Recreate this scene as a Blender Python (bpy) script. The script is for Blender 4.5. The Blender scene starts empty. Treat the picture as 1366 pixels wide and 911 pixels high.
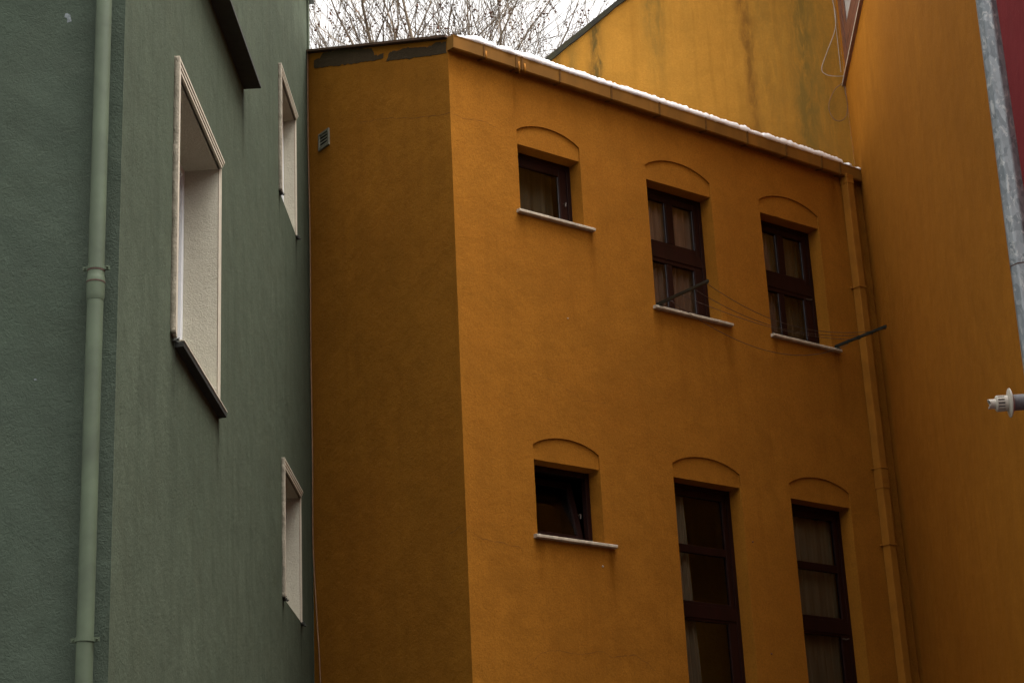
import bpy, bmesh, math, random
from mathutils import Vector, noise
from mathutils.geometry import tessellate_polygon
random.seed(7)
R = math.radians
sc = bpy.context.scene
COL = sc.collection

# ------------------------------------------------------------------ materials
def new_mat(name):
    m = bpy.data.materials.new(name); m.use_nodes = True
    nt = m.node_tree
    return m, nt, nt.nodes['Principled BSDF']

def nd(nt, t, **kw):
    n = nt.nodes.new(t)
    for k, v in kw.items():
        if k in n.inputs.keys(): n.inputs[k].default_value = v
        else: setattr(n, k, v)
    return n

def math_n(nt, op, a, b=None, clamp=False):
    n = nt.nodes.new('ShaderNodeMath'); n.operation = op; n.use_clamp = clamp
    for i, v in enumerate((a, b)):
        if v is None: continue
        if isinstance(v, (int, float)): n.inputs[i].default_value = v
        else: nt.links.new(v, n.inputs[i])
    return n.outputs[0]

def noise_n(nt, vec, scale, detail=2.0, rough=.5, dist=0.0, mapscale=None):
    if mapscale:
        mp = nt.nodes.new('ShaderNodeMapping'); mp.inputs['Scale'].default_value = mapscale
        nt.links.new(vec, mp.inputs['Vector']); vec = mp.outputs[0]
    n = nd(nt, 'ShaderNodeTexNoise', Scale=scale, Detail=detail, Roughness=rough, Distortion=dist)
    nt.links.new(vec, n.inputs['Vector'])
    return n.outputs['Fac']

def ramp(nt, fac, lo, hi, a=0.0, b=1.0):
    n = nt.nodes.new('ShaderNodeMapRange'); n.inputs[1].default_value = lo; n.inputs[2].default_value = hi
    n.inputs[3].default_value = a; n.inputs[4].default_value = b
    nt.links.new(fac, n.inputs[0]); return n.outputs[0]

def mixc(nt, fac, a, b, mode='MIX'):
    n = nt.nodes.new('ShaderNodeMix'); n.data_type = 'RGBA'; n.blend_type = mode
    def put(s, v):
        if isinstance(v, (tuple, list)): s.default_value = (*v, 1) if len(v) == 3 else v
        elif isinstance(v, (int, float)): s.default_value = v
        else: nt.links.new(v, s)
    put(n.inputs[0], fac); put(n.inputs[6], a); put(n.inputs[7], b)
    return n.outputs[2]

def pos_n(nt):
    return nt.nodes.new('ShaderNodeNewGeometry').outputs['Position']

def plaster(name, col, alt, streak=.35, mott=.35, grain=.25, bump=.004, gs=55, stains=None, speck=0.0, streakdark=.55, swob=.13):
    """painted render coat: mottling, run marks, fine trowel grain."""
    m, nt, bs = new_mat(name)
    P = pos_n(nt)
    c = mixc(nt, ramp(nt, noise_n(nt, P, .55, 4, .6), .35, .68), col, alt)
    m2 = ramp(nt, noise_n(nt, P, 2.6, 5, .65, .6), .40, .66, 0, mott)
    c = mixc(nt, m2, c, tuple(x*.70 for x in col))
    m3 = ramp(nt, noise_n(nt, P, 1.15, 6, .7, 1.3), .50, .60, 0, mott*.45)
    c = mixc(nt, m3, c, (col[0]*.80, col[1]*.76, col[2]*.72))
    st = ramp(nt, noise_n(nt, P, 1.0, 5, .62, .25, (7, 7, .45)), .48, .74, 0, streak)
    c = mixc(nt, st, c, tuple(x*streakdark for x in alt))
    g = ramp(nt, noise_n(nt, P, gs*1.6, 3, .6), .36, .64, 0, grain)
    c = mixc(nt, g, c, tuple(x*.55 for x in col))
    if speck:
        s = ramp(nt, noise_n(nt, P, 9, 2, .5), .70, .76, 0, speck)
        c = mixc(nt, s, c, tuple(min(1, x*1.35+.02) for x in col))
    if stains:
        D, lst = stains
        dt = nt.nodes.new('ShaderNodeVectorMath'); dt.operation = 'DOT_PRODUCT'
        nt.links.new(P, dt.inputs[0]); dt.inputs[1].default_value = D
        wob = ramp(nt, noise_n(nt, P, 1.0, 4, .6, .5, (2.2, 2.2, 1.1)), 0, 1, -swob, swob)
        b = math_n(nt, 'ADD', dt.outputs['Value'], wob)
        brk = ramp(nt, noise_n(nt, P, 1.5, 5, .75, .8, (7, 7, 1.6)), .34, .62, .12, 1)
        for (b0, w, amt, cc, z0, z1, *top) in lst:
            d = math_n(nt, 'DIVIDE', math_n(nt, 'SUBTRACT', b, b0), w)
            e = math_n(nt, 'POWER', 2.718, math_n(nt, 'MULTIPLY', math_n(nt, 'MULTIPLY', d, d), -1.0))
            sx = nt.nodes.new('ShaderNodeSeparateXYZ'); nt.links.new(P, sx.inputs[0])
            fz = ramp(nt, sx.outputs[2], z0, z1, .15, 1)
            if top: fz = math_n(nt, 'MULTIPLY', ramp(nt, sx.outputs[2], z0, z1, 0, 1), ramp(nt, sx.outputs[2], top[0], top[0]+.01, 1, 0))
            e = math_n(nt, 'MULTIPLY', math_n(nt, 'MULTIPLY', e, brk), math_n(nt, 'MULTIPLY', fz, amt), True)
            c = mixc(nt, e, c, cc)
    nt.links.new(c, bs.inputs['Base Color'])
    bs.inputs['Roughness'].default_value = .93
    bs.inputs['Specular IOR Level'].default_value = .06
    h1 = noise_n(nt, P, gs, 4, .62, 1.2)
    h2 = noise_n(nt, P, 4, 3, .5)
    h = math_n(nt, 'ADD', math_n(nt, 'MULTIPLY', h1, bump), math_n(nt, 'MULTIPLY', h2, .012))
    bp = nd(nt, 'ShaderNodeBump', Strength=1.0, Distance=1.0); nt.links.new(h, bp.inputs['Height'])
    nt.links.new(bp.outputs[0], bs.inputs['Normal'])
    return m

def simple(name, col, rough=.6, var=.25, scale=14, bump=.001, metal=0.0, spec=.5, stretch=None, alt=None):
    m, nt, bs = new_mat(name)
    P = pos_n(nt)
    f = ramp(nt, noise_n(nt, P, scale, 4, .6, .3, stretch), .35, .68, 0, 1)
    c = mixc(nt, f, col, alt if alt else tuple(x*(1-var) for x in col))
    nt.links.new(c, bs.inputs['Base Color'])
    bs.inputs['Roughness'].default_value = rough; bs.inputs['Metallic'].default_value = metal
    bs.inputs['Specular IOR Level'].default_value = spec
    bp = nd(nt, 'ShaderNodeBump', Strength=1.0, Distance=1.0)
    nt.links.new(math_n(nt, 'MULTIPLY', noise_n(nt, P, scale*5, 3, .6), bump), bp.inputs['Height'])
    nt.links.new(bp.outputs[0], bs.inputs['Normal'])
    return m

OR = (.400, .162, .0190); OR2 = (.340, .129, .0145)
M = {}
# ------------------------------------------------------------------ frames (measured from the photo)
def dirh(a): return Vector((math.sin(a), math.cos(a), 0))
YF, YG, YR = R(51.8175), R(1.2064), R(3.0100)
class Fr:
    def __init__(s, base, D, N): s.b, s.D, s.N = Vector(base), D, N
    def __call__(s, u, o, z): return s.b + s.D*u + s.N*o + Vector((0, 0, z))
P0 = Vector((-.534, 17.992, 0))
FD = dirh(YF); FN = Vector((math.cos(YF), -math.sin(YF), 0))
FA = Fr(P0, FD, FN)                       # street facade of the low building (u to the right)
SI = Fr(P0, -FN, -FD)                     # its shaded side wall (u to the back left)
GD = dirh(YG); GN = Vector((math.cos(YG), -math.sin(YG), 0))
PL = P0 - FN*2.861
GR = Fr(PL, GD, GN)                       # green long wall
GC = PL + GD*-9.07
GF = Fr(GC, GN, -GD)                      # green front wall (u negative to the left)
RD = dirh(YR); RN = Vector((math.cos(YR), -math.sin(YR), 0))
PR = P0 + FD*6.434
RW = Fr(PR, RD, -RN)                      # right tall wall (o positive into the court)
B0 = PR + RD*.30
BW = Fr(B0, RN, -RD)                      # gable wall behind the low roof
YLW = [(-RN.x*0, 0)]
SD = tuple(RN)
bb = B0.dot(RN)
moss = (.19, .118, .026); mossd = (.120, .076, .020); brn = (.20, .090, .016)
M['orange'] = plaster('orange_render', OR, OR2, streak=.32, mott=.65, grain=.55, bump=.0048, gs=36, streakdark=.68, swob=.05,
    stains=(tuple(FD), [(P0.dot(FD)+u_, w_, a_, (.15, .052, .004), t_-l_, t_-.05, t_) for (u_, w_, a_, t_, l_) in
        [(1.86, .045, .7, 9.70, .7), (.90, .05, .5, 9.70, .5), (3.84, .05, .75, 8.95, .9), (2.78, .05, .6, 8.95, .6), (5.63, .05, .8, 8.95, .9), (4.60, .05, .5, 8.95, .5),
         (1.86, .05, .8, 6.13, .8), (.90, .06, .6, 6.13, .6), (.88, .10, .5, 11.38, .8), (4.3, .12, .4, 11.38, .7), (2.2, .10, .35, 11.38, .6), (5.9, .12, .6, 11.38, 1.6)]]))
M['orange_right'] = plaster('orange_render_streaked', (.435, .170, .0165), (.38, .144, .0135), streak=.38, mott=.45, grain=.40, bump=.004, gs=38, streakdark=.72)
M['yellow'] = plaster('ochre_render_mossy', (.45, .220, .034), (.38, .178, .026), streak=.45, mott=.50, grain=.3, bump=.006, gs=26,
    stains=(SD, [(bb-3.74, .05, .9, mossd, 11, 12.5), (bb-3.56, .07, .75, moss, 11, 12.5), (bb-3.24, .085, 1.3, mossd, 11, 12.5),
                 (bb-2.42, .13, 1.1, moss, 13, 14.4), (bb-2.0, .10, .25, moss, 13, 14.4), (bb-1.22, .08, 1.1, brn, 11, 13),
                 (bb-.95, .3, .5, moss, 11, 13), (bb-.50, .15, 1.3, moss, 10, 12.6), (bb-.25, .3, .6, moss, 10, 12.6)]))
M['green'] = plaster('green_render', (.101, .124, .086), (.075, .096, .065), streak=.62, mott=.75, grain=.75, bump=.006, gs=42, streakdark=.66, swob=.04,
    stains=(tuple(GD), [(PL.dot(GD)+u_, w_, a_, (.018, .020, .014), t_-l_, t_-.05, t_) for (u_, w_, a_, t_, l_) in
        [(-.93, .05, 1.2, 5.55, .5), (-1.07, .05, 1.2, 9.83, .6), (-2.16, .04, .9, 5.53, .4), (-2.26, .04, .9, 9.80, .4), (-5.62, .06, 1.0, 6.33, .7), (-7.36, .07, .8, 6.33, .6), (-4.46, .08, .9, 9.9, .9)]]))
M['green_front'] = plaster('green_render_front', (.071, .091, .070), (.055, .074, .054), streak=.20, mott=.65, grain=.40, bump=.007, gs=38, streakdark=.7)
M['red'] = plaster('red_render', (.26, .036, .040), (.21, .028, .033), streak=.25, mott=.3, grain=.12, bump=.002, gs=40)
M['white_render'] = plaster('cream_render', (.50, .475, .385), (.45, .425, .34), streak=.12, mott=.12, grain=.22, bump=.007, gs=42, streakdark=.8)
M['flank'] = plaster('rough_jamb_render', (.34, .305, .235), (.27, .24, .19), streak=.1, mott=.4, grain=.5, bump=.012, gs=34)
M['cream'] = simple('cream_moulding', (.54, .49, .39), .7, .12, 20, .001)
M['moulding_groove'] = simple('groove_shade', (.20, .10, .06), .8, .2, 20)  # brown stands in for shade between the moulding steps
M['wood'] = simple('dark_red_window_frame', (.019, .0042, .0028), .5, .45, 6, .0006, stretch=(1, 1, .15), spec=.22)
M['wood_brown'] = simple('brown_window_frame', (.16, .055, .030), .5, .35, 6, .0006)
M['sill'] = simple('pale_stone_sill', (.55, .47, .36), .8, .4, 18, .001)
M['gutter'] = simple('orange_painted_gutter', (.25, .112, .016), .75, .35, 3, .001, stretch=(1, 1, .4), alt=(.17, .078, .012), spec=.2)
M['strap'] = simple('dull_gutter_joint', (.145, .064, .010), .75, .3, 12, .001, spec=.2)
M['downpipe_or'] = simple('orange_painted_downpipe', (.34, .135, .013), .8, .2, 5, .001, spec=.2)
M['downpipe_gr'] = simple('green_painted_downpipe', (.070, .098, .056), .7, .35, 3, .0006)
M['rust'] = simple('rusty_clamp_seal', (.07, .03, .02), .8, .4, 30)
M['blackmetal'] = simple('dark_green_black_steel', (.009, .015, .011), .5, .4, 20, .001)
M['darksoffit'] = simple('dark_stone_ledge', (.030, .032, .024), .85, .3, 12, .002)
M['darksill'] = simple('weathered_dark_sill', (.014, .015, .011), .85, .3, 12, .002)
M['greypatch'] = plaster('bare_grey_mortar', (.100, .070, .042), (.052, .038, .023), streak=.2, mott=.6, grain=.5, bump=.008, gs=30, speck=.6)
M['roof'] = simple('brown_roof_sheet', (.11, .055, .03), .7, .5, 8, .002)
M['coping'] = simple('mossy_coping', (.018, .018, .013), .9, .4, 7, .004, alt=(.034, .032, .009))
M['snow'] = simple('snow', (.86, .86, .88), .6, .06, 9, .004)
M['vent'] = simple('grey_green_vent', (.17, .16, .115), .6, .2, 30)
M['cable_b'] = simple('black_cable', (.02, .018, .016), .6, .2, 30)
M['cable_w'] = simple('pale_cable', (.42, .34, .26), .6, .3, 30)
M['cable_or'] = simple('painted_cable', (.20, .10, .04), .7, .3, 20)
M['wire'] = simple('clothes_wire', (.06, .035, .025), .5, .2, 40)
M['pvc'] = simple('white_plastic', (.52, .48, .41), .45, .12, 30)
M['white_frame'] = simple('white_window_frame', (.74, .76, .78), .4, .05, 30)
M['bead_glint'] = simple('pale_bead_glint', (.10, .10, .11), .5, .3, 30)
M['bronze'] = simple('dull_handle', (.08, .06, .045), .5, .2, 30)
M['pvc_grey'] = simple('grey_flue_tube', (.17, .17, .18), .6, .3, 40, .001)
M['dark'] = simple('dark_interior', (.03, .025, .02), .9, .2, 4)
M['slot'] = simple('black_slot', (.01, .01, .01), .9, .1, 4)
M['crack'] = simple('plaster_crack', (.075, .030, .006), .95, .3, 20)
M['chip'] = simple('pale_chipped_paint', (.17, .20, .21), .8, .5, 40)
M['ground'] = simple('wet_asphalt', (.055, .053, .05), .8, .3, 3, .003)
M['pane_white'] = simple('pale_window_board', (.40, .38, .36), .5, .25, 8)
M['blocker_grey'] = plaster('grey_render', (.26, .24, .21), (.22, .20, .18), bump=.003)

def bark():
    m, nt, bs = new_mat('plane_tree_bark')
    P = pos_n(nt)
    c = mixc(nt, ramp(nt, noise_n(nt, P, 4, 3, .6), .4, .62), (.17, .125, .080), (.080, .056, .036))
    nt.links.new(c, bs.inputs['Base Color']); bs.inputs['Roughness'].default_value = .9
    return m
M['bark'] = bark()
M['ball'] = simple('seed_ball', (.085, .035, .022), .9, .3, 20)
M['leaf'] = simple('dead_leaf', (.17, .07, .032), .9, .4, 10)

def glass():
    m = bpy.data.materials.new('window_glass'); m.use_nodes = True
    nt = m.node_tree; nt.nodes.clear()
    out = nt.nodes.new('ShaderNodeOutputMaterial')
    tr = nt.nodes.new('ShaderNodeBsdfTransparent'); tr.inputs[0].default_value = (.92, .91, .88, 1)
    gl = nt.nodes.new('ShaderNodeBsdfGlossy'); gl.inputs['Roughness'].default_value = .06
    fr = nt.nodes.new('ShaderNodeFresnel'); fr.inputs[0].default_value = 1.24
    P = pos_n(nt)
    bp = nd(nt, 'ShaderNodeBump', Strength=1.0, Distance=1.0)
    nt.links.new(math_n(nt, 'MULTIPLY', noise_n(nt, P, 2, 2, .5), .0006), bp.inputs['Height'])
    nt.links.new(bp.outputs[0], gl.inputs['Normal'])
    mx = nt.nodes.new('ShaderNodeMixShader')
    nt.links.new(fr.outputs[0], mx.inputs[0]); nt.links.new(tr.outputs[0], mx.inputs[1]); nt.links.new(gl.outputs[0], mx.inputs[2])
    nt.links.new(mx.outputs[0], out.inputs[0])
    return m
M['glass'] = glass()

def curtain(name, col):
    m, nt, bs = new_mat(name)
    P = pos_n(nt)
    c = mixc(nt, ramp(nt, noise_n(nt, P, 3, 3, .5, 0, (8, 8, .3)), .3, .7), col, tuple(x*.6 for x in col))
    nt.links.new(c, bs.inputs['Base Color']); bs.inputs['Roughness'].default_value = .95
    return m
M['cur_pink'] = curtain('brownish_curtain', (.33, .215, .165))
M['cur_white'] = curtain('sheer_curtain', (.30, .26, .185))
M['cur_dim'] = curtain('dim_brown_blind', (.16, .13, .08))
M['cur_green'] = curtain('dim_curtain', (.20, .16, .10))

def galv():
    m, nt, bs = new_mat('galvanised_steel_spangle')
    tc = nt.nodes.new('ShaderNodeTexCoord')
    mp = nt.nodes.new('ShaderNodeMapping'); mp.inputs['Scale'].default_value = (1, 1, .55)
    nt.links.new(tc.outputs['Object'], mp.inputs['Vector'])
    wv = nd(nt, 'ShaderNodeTexNoise', Scale=14.0, Detail=3.0)
    nt.links.new(mp.outputs[0], wv.inputs['Vector'])
    vec = nt.nodes.new('ShaderNodeVectorMath'); vec.operation = 'MULTIPLY_ADD'
    nt.links.new(wv.outputs['Color'], vec.inputs[0]); vec.inputs[1].default_value = (.07, .07, .07)
    nt.links.new(mp.outputs[0], vec.inputs[2])
    vo = nd(nt, 'ShaderNodeTexVoronoi', Scale=36.0)
    nt.links.new(vec.outputs[0], vo.inputs['Vector'])
    sx = nt.nodes.new('ShaderNodeSeparateColor'); nt.links.new(vo.outputs['Color'], sx.inputs[0])
    k = ramp(nt, sx.outputs[0], .0, 1.0, 0, 1)
    c = mixc(nt, k, (.15, .17, .185), (.28, .30, .315))
    bl = ramp(nt, noise_n(nt, mp.outputs[0], 20, 4, .65, 1.4), .54, .62)
    c = mixc(nt, math_n(nt, 'MULTIPLY', bl, .6), c, (.48, .48, .47))
    nt.links.new(c, bs.inputs['Base Color'])
    bs.inputs['Metallic'].default_value = .55
    nt.links.new(ramp(nt, sx.outputs[1], 0, 1, .42, .62), bs.inputs['Roughness'])
    return m
M['galv'] = galv()

# ------------------------------------------------------------------ objects
def W(o):
    v = Vector((0, 0, 0))
    while o: v = v + o.location; o = o.parent
    return v
def tag(o, label=None, cat=None, group=None, kind=None):
    if label: o['label'] = label
    if cat: o['category'] = cat
    if group: o['group'] = group
    if kind: o['kind'] = kind
    return o
def thing(name, loc, label, cat, group=None):
    o = bpy.data.objects.new(name, None); COL.objects.link(o); o.location = loc
    o.empty_display_size = .3
    return tag(o, label, cat, group)

class MB:
    def __init__(s): s.v, s.f = [], []
    def add(s, vs, fs):
        n = len(s.v); s.v += [Vector(v) for v in vs]; s.f += [tuple(i+n for i in f) for f in fs]; return s
    def box(s, F, u0, u1, o0, o1, z0, z1):
        vs = [F(u, o, z) for u in (u0, u1) for o in (o0, o1) for z in (z0, z1)]
        return s.add(vs, [(0,1,3,2),(4,6,7,5),(0,4,5,1),(2,3,7,6),(0,2,6,4),(1,5,7,3)])
    def prism(s, a, b):      # two matching loops
        n = len(a)
        fs = [tuple(range(n)), tuple(range(2*n-1, n-1, -1))] + [(i, (i+1) % n, n+(i+1) % n, n+i) for i in range(n)]
        return s.add(list(a)+list(b), fs)
    def tube(s, pts, rad, n=8, cap=True, flat=0):
        pts = [Vector(p) for p in pts]
        rr = rad if isinstance(rad, (list, tuple)) else [rad]*len(pts)
        ref = None; rings = []
        for i, p in enumerate(pts):
            t = (pts[min(i+1, len(pts)-1)] - pts[max(i-1, 0)])
            t = t.normalized() if t.length > 1e-9 else Vector((0,0,1))
            if ref is None:
                ref = t.orthogonal().normalized()
                if abs(t.z) > .95: ref = (Vector((1,0,0)) - t*t.x).normalized()
            ref = (ref - t*ref.dot(t)).normalized(); bi = t.cross(ref)
            rings.append([p + (ref*math.cos(2*math.pi*(k+.5*flat)/n) + bi*math.sin(2*math.pi*(k+.5*flat)/n))*rr[i] for k in range(n)])
        vs = [v for r in rings for v in r]; fs = []
        for i in range(len(pts)-1):
            for k in range(n):
                fs.append((i*n+k, i*n+(k+1) % n, (i+1)*n+(k+1) % n, (i+1)*n+k))
        if cap: fs += [tuple(range(n-1, -1, -1)), tuple(range((len(pts)-1)*n, len(pts)*n))]
        return s.add(vs, fs)
    def build(s, name, mat, parent=None, bevel=0, smooth=False, recalc=True, label=None):
        lo = Vector([min(v[i] for v in s.v) for i in range(3)]); hi = Vector([max(v[i] for v in s.v) for i in range(3)])
        org = Vector(((lo.x+hi.x)/2, (lo.y+hi.y)/2, lo.z))
        me = bpy.data.meshes.new(name); me.from_pydata([v-org for v in s.v], [], s.f); me.validate()
        if recalc:
            bm = bmesh.new(); bm.from_mesh(me); bmesh.ops.recalc_face_normals(bm, faces=bm.faces); bm.to_mesh(me); bm.free()
        if smooth:
            for p in me.polygons: p.use_smooth = True
        me.materials.append(M[mat] if isinstance(mat, str) else mat)
        o = bpy.data.objects.new(name, me); COL.objects.link(o)
        if parent: o.parent = parent; o.location = org - W(parent)
        else: o.location = org
        if bevel:
            b = o.modifiers.new('bevel', 'BEVEL'); b.width = bevel; b.segments = 2; b.limit_method = 'ANGLE'
        if label: o['label'] = label
        return o

def ring_box(F, u0, u1, z0, z1, o0, o1, w, mb=None, wb=None, wt=None):
    """four members of a window frame, butted"""
    mb = mb or MB(); wb = w if wb is None else wb; wt = w if wt is None else wt
    mb.box(F, u0, u0+w, o0, o1, z0, z1); mb.box(F, u1-w, u1, o0, o1, z0, z1)
    mb.box(F, u0+w, u1-w, o0, o1, z0, z0+wb); mb.box(F, u0+w, u1-w, o0, o1, z1-wt, z1)
    return mb

def wobble(a, b, step=.16, amp=.003, seed=0):
    """points from a to b (a kept, b dropped) with a hand-plastered unevenness"""
    n = max(1, int(math.hypot(b[0]-a[0], b[1]-a[1])/step)); out = []
    for i in range(n):
        t = i/n; x = a[0]+(b[0]-a[0])*t; z = a[1]+(b[1]-a[1])*t
        if i:
            x += amp*noise.noise(Vector((x*3.1, z*3.1, seed))); z += amp*noise.noise(Vector((x*3.1, z*3.1, seed+9)))
        out.append((x, z))
    return out

def holed(F, outer, holes, o=0.0, mb=None):
    """a wall face at offset o with holes; polygons in (u, z)"""
    mb = mb or MB()
    loops = [outer]+holes
    tri = tessellate_polygon([[Vector((p[0], p[1], 0)) for p in l] for l in loops])
    flat = [p for l in loops for p in l]
    mb.add([F(p[0], o, p[1]) for p in flat], [tuple(t) for t in tri])
    return mb

# ================================================================== LOW ORANGE BUILDING
low = thing('low_orange_building', P0, 'low orange plastered building in the middle with arched window heads and a snowy box gutter', 'building')
WIN = [ # ul, ur, sill z, lintel z, arch spring z, arch rise
    (.885, 1.765, 9.725, 10.525, 10.685, .125),
    (2.741, 3.752, 8.985, 10.555, 10.725, .145),
    (4.551, 5.562, 8.985, 10.555, 10.712, .135),
    (.885, 1.767, 6.165, 6.968, 7.12, .115),
    (2.806, 3.812, 4.35, 7.035, 7.185, .125),
    (4.592, 5.582, 4.35, 7.020, 7.190, .125)]
RSL = .397                        # roof slope
TOPZ = 11.40
wall = MB(); holes = []
TY = -.018                        # recess of the tympanum under each arch
DEP = -.30
for k, (ul, ur, zs, zl, za, ri) in enumerate(WIN):
    arch = []
    for i in range(17):
        t = i/16; u = ur + (ul-ur)*t
        s = (t-.5)*2
        arch.append((u, za + ri*(1-s*s)**.85 + .002*noise.noise(Vector((u*6, k, 0)))))
    lp = wobble((ul, zs), (ur, zs), seed=k) + wobble((ur, zs), (ur, zl), seed=k) + wobble((ur, zl), (ur, za), seed=k) + arch + wobble((ul, za), (ul, zl), seed=k)[1:] + wobble((ul, zl), (ul, zs), seed=k)
    holes.append(lp)
    n = len(lp)
    # reveal strip round the whole opening (deep below the lintel, shallow above)
    for i in range(n):
        a, b = lp[i], lp[(i+1) % n]
        up = (a[1] >= zl-1e-6 and b[1] >= zl-1e-6)
        d = TY if up else DEP
        wall.add([FA(a[0], 0, a[1]), FA(b[0], 0, b[1]), FA(b[0], d, b[1]), FA(a[0], d, a[1])], [(0,1,2,3)])
    ty = [(ul, zl)] + wobble((ul, zl), (ur, zl), amp=.003, seed=k+5)[1:] + [(ur, zl), (ur, za)] + arch[1:-1] + [(ul, za)]
    holed(FA, ty, [], TY, wall)
    for i in range(4):             # lintel soffit
        a = ul+(ur-ul)*i/4; b = ul+(ur-ul)*(i+1)/4
        wall.add([FA(a, TY, zl), FA(b, TY, zl), FA(b, DEP, zl), FA(a, DEP, zl)], [(0,1,2,3)])
outer = [(0, 0)] + wobble((6.434, 0), (6.434, TOPZ), .5, 0) + [(6.434, TOPZ)] + wobble((0, TOPZ), (0, 0), .25, .004, 3)
holed(FA, outer, holes, 0, wall)
# side wall up to the raked roof, sharing the slightly uneven corner, plus rear walls
SL = 3.35
corner = wobble((0, TOPZ), (0, 0), .25, .004, 3) + [(0, 0)]
side = [(0, 0), (SL, 0), (SL, 11.53+RSL*SL), (0, 11.53)] + [(-0.0, z) for (_, z) in corner[:-1]]
# corner line: use the same x wobble so the two faces meet
cp = [FA(u, 0, z) for (u, z) in corner]
sv = [SI(0, 0, 11.53)] + cp + [SI(SL, 0, 0), SI(SL, 0, 11.53+RSL*SL)]
wall.add(sv, [tuple(range(len(sv)))])
bl = SI(SL, 0, 0); br = PR + RD*.28
backz = 11.53+RSL*SL
wall.add([bl, bl+Vector((0,0,backz)), FA(3.2, -SL, backz), FA(3.2, -SL, 0)], [(0,1,2,3)])
wall.add([FA(0, 0, TOPZ), FA(6.43, 0, TOPZ), FA(6.43, -.02, 11.53), FA(0, -.02, 11.53)], [(0,1,2,3)])
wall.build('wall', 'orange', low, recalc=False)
ilin = MB()                        # the dark rooms behind the windows
for (za_, zb_) in ((3.9, 7.6), (8.3, 11.1)):
    vs = [FA(u, o, z) for u in (.3, 6.2) for o in (-.305, -2.6) for z in (za_, zb_)]
    ilin.add(vs, [(4,6,7,5),(0,1,3,2),(2,3,7,6),(0,2,6,4),(1,5,7,3)])
ilin.build('interior', 'dark', low, recalc=False)

def window(k, frame_fn, label):
    return frame_fn(k, label)
FO = -.185                         # face of the frames
def make_window(k, kind, lab):
    ul, ur, zs, zl, za, ri = WIN[k]
    fr = ring_box(FA, ul, ur, zs, zl, FO-.07, FO, .055)
    f = None; panes = []
    if kind == 'small':
        f = fr.build('window', 'wood', low, .004, label=lab)
        ring_box(FA, ul+.055, ur-.055, zs+.05, zl-.05, FO-.055, FO-.012, .105, wb=.09, wt=.10).build('sash', 'wood', f, .006)
        panes = [(ul+.16, ur-.16, zs+.14, zl-.15, FO-.035)]
    if kind == 'tilt':
        f = fr.build('window', 'wood', low, .004, label=lab)
        t = MB(); H = zl-zs-.11
        class Tilt:
            def __call__(s, u, o, z): return FA(u, o-.02-.17*(z-zs)/H, z)
        T = Tilt()
        ring_box(T, ul+.055, ur-.075, zs+.055, zl-.06, FO-.055, FO-.012, .075, t)
        t.build('sash', 'wood', f, .005)
        g = MB().box(T, ul+.13, ur-.15, FO-.036, FO-.030, zs+.13, zl-.135); g.build('pane', 'glass', f)
    if kind == 'four':
        c = (ul+ur)/2
        fr.box(FA, ul+.055, ur-.055, FO-.07, FO, zs+.715, zs+.86)          # transom
        f = fr.build('window', 'wood', low, .004, label=lab)
        top = ring_box(FA, ul+.055, ur-.055, zs+.86, zl-.055, FO-.06, FO-.01, .07, wb=.07, wt=.075)
        top.box(FA, c-.055, c+.055, FO-.06, FO-.01, zs+.93, zl-.13)
        top.build('sash', 'wood', f, .006)
        lo = ring_box(FA, ul+.055, ur-.055, zs+.055, zs+.715, FO-.05, FO-.008, .125, wb=.08, wt=.05)
        lo.box(FA, c-.105, c-.02, FO-.05, FO-.012, zs+.135, zs+.665)
        lo.build('sash', 'wood', f, .006)
        panes = [(ul+.125, c-.055, zs+.93, zl-.13, FO-.04), (c+.055, ur-.125, zs+.93, zl-.13, FO-.04),
                 (ul+.18, c-.105, zs+.135, zs+.665, FO-.035), (c-.02, ur-.18, zs+.135, zs+.665, FO-.035)]
    if kind == 'tall':
        fr.box(FA, ul+.055, ur-.055, FO-.07, FO, 5.555, 5.70)
        f = fr.build('window', 'wood', low, .004, label=lab)
        top = ring_box(FA, ul+.055, ur-.055, 5.70, zl-.055, FO-.06, FO-.012, .065, wb=.04, wt=.075)
        top.box(FA, ul+.12, ur-.12, FO-.06, FO-.012, 6.27, 6.36)
        top.build('sash', 'wood', f, .006)
        lo = ring_box(FA, ul+.055, ur-.055, zs+.055, 5.555, FO-.05, FO-.008, .12, wb=.10, wt=.03)
        lo.build('sash', 'wood', f, .006)
        panes = [(ul+.12, ur-.12, 6.36, zl-.13, FO-.04), (ul+.12, ur-.12, 5.74, 6.27, FO-.04), (ul+.175, ur-.175, zs+.155, 5.525, FO-.035)]
    for (a, b, c_, d, o) in panes:
        MB().box(FA, a-.004, b+.004, o-.003, o+.003, c_-.004, d+.004).build('pane', 'glass', f)
        if kind != 'tall': MB().box(FA, b-.009, b-.001, o+.0035, o+.010, c_+.002, d-.002).build('bead_glint', 'bead_glint', f)  # pale strip painted in as the highlight along the pane edge
    return f
def drape(f, k, u0, u1, z0, z1, mat, o=-.36, folds=9, lab=None, lean=0.0):
    mb = MB(); n = int((u1-u0)/.012); vs = []; fs = []
    rows = 6
    for j in range(rows+1):
        z = z0 + (z1-z0)*j/rows
        for i in range(n+1):
            t = i/n; w = .034*math.sin(t*folds*2*math.pi + .6*noise.noise(Vector((t*5, j*.3, k)))) + .01*noise.noise(Vector((t*22, j*.5, k)))
            vs.append(FA(u0+(u1-u0)*t + lean*(1-j/rows)*t, o + w*(1.3-.5*j/rows), z))
    for j in range(rows):
        for i in range(n): fs.append((j*(n+1)+i, j*(n+1)+i+1, (j+1)*(n+1)+i+1, (j+1)*(n+1)+i))
    mb.add(vs, fs); o_ = mb.build('curtain', mat, f, smooth=True, recalc=False)
    s = o_.modifiers.new('thickness', 'SOLIDIFY'); s.thickness = .003
    return o_
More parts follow.
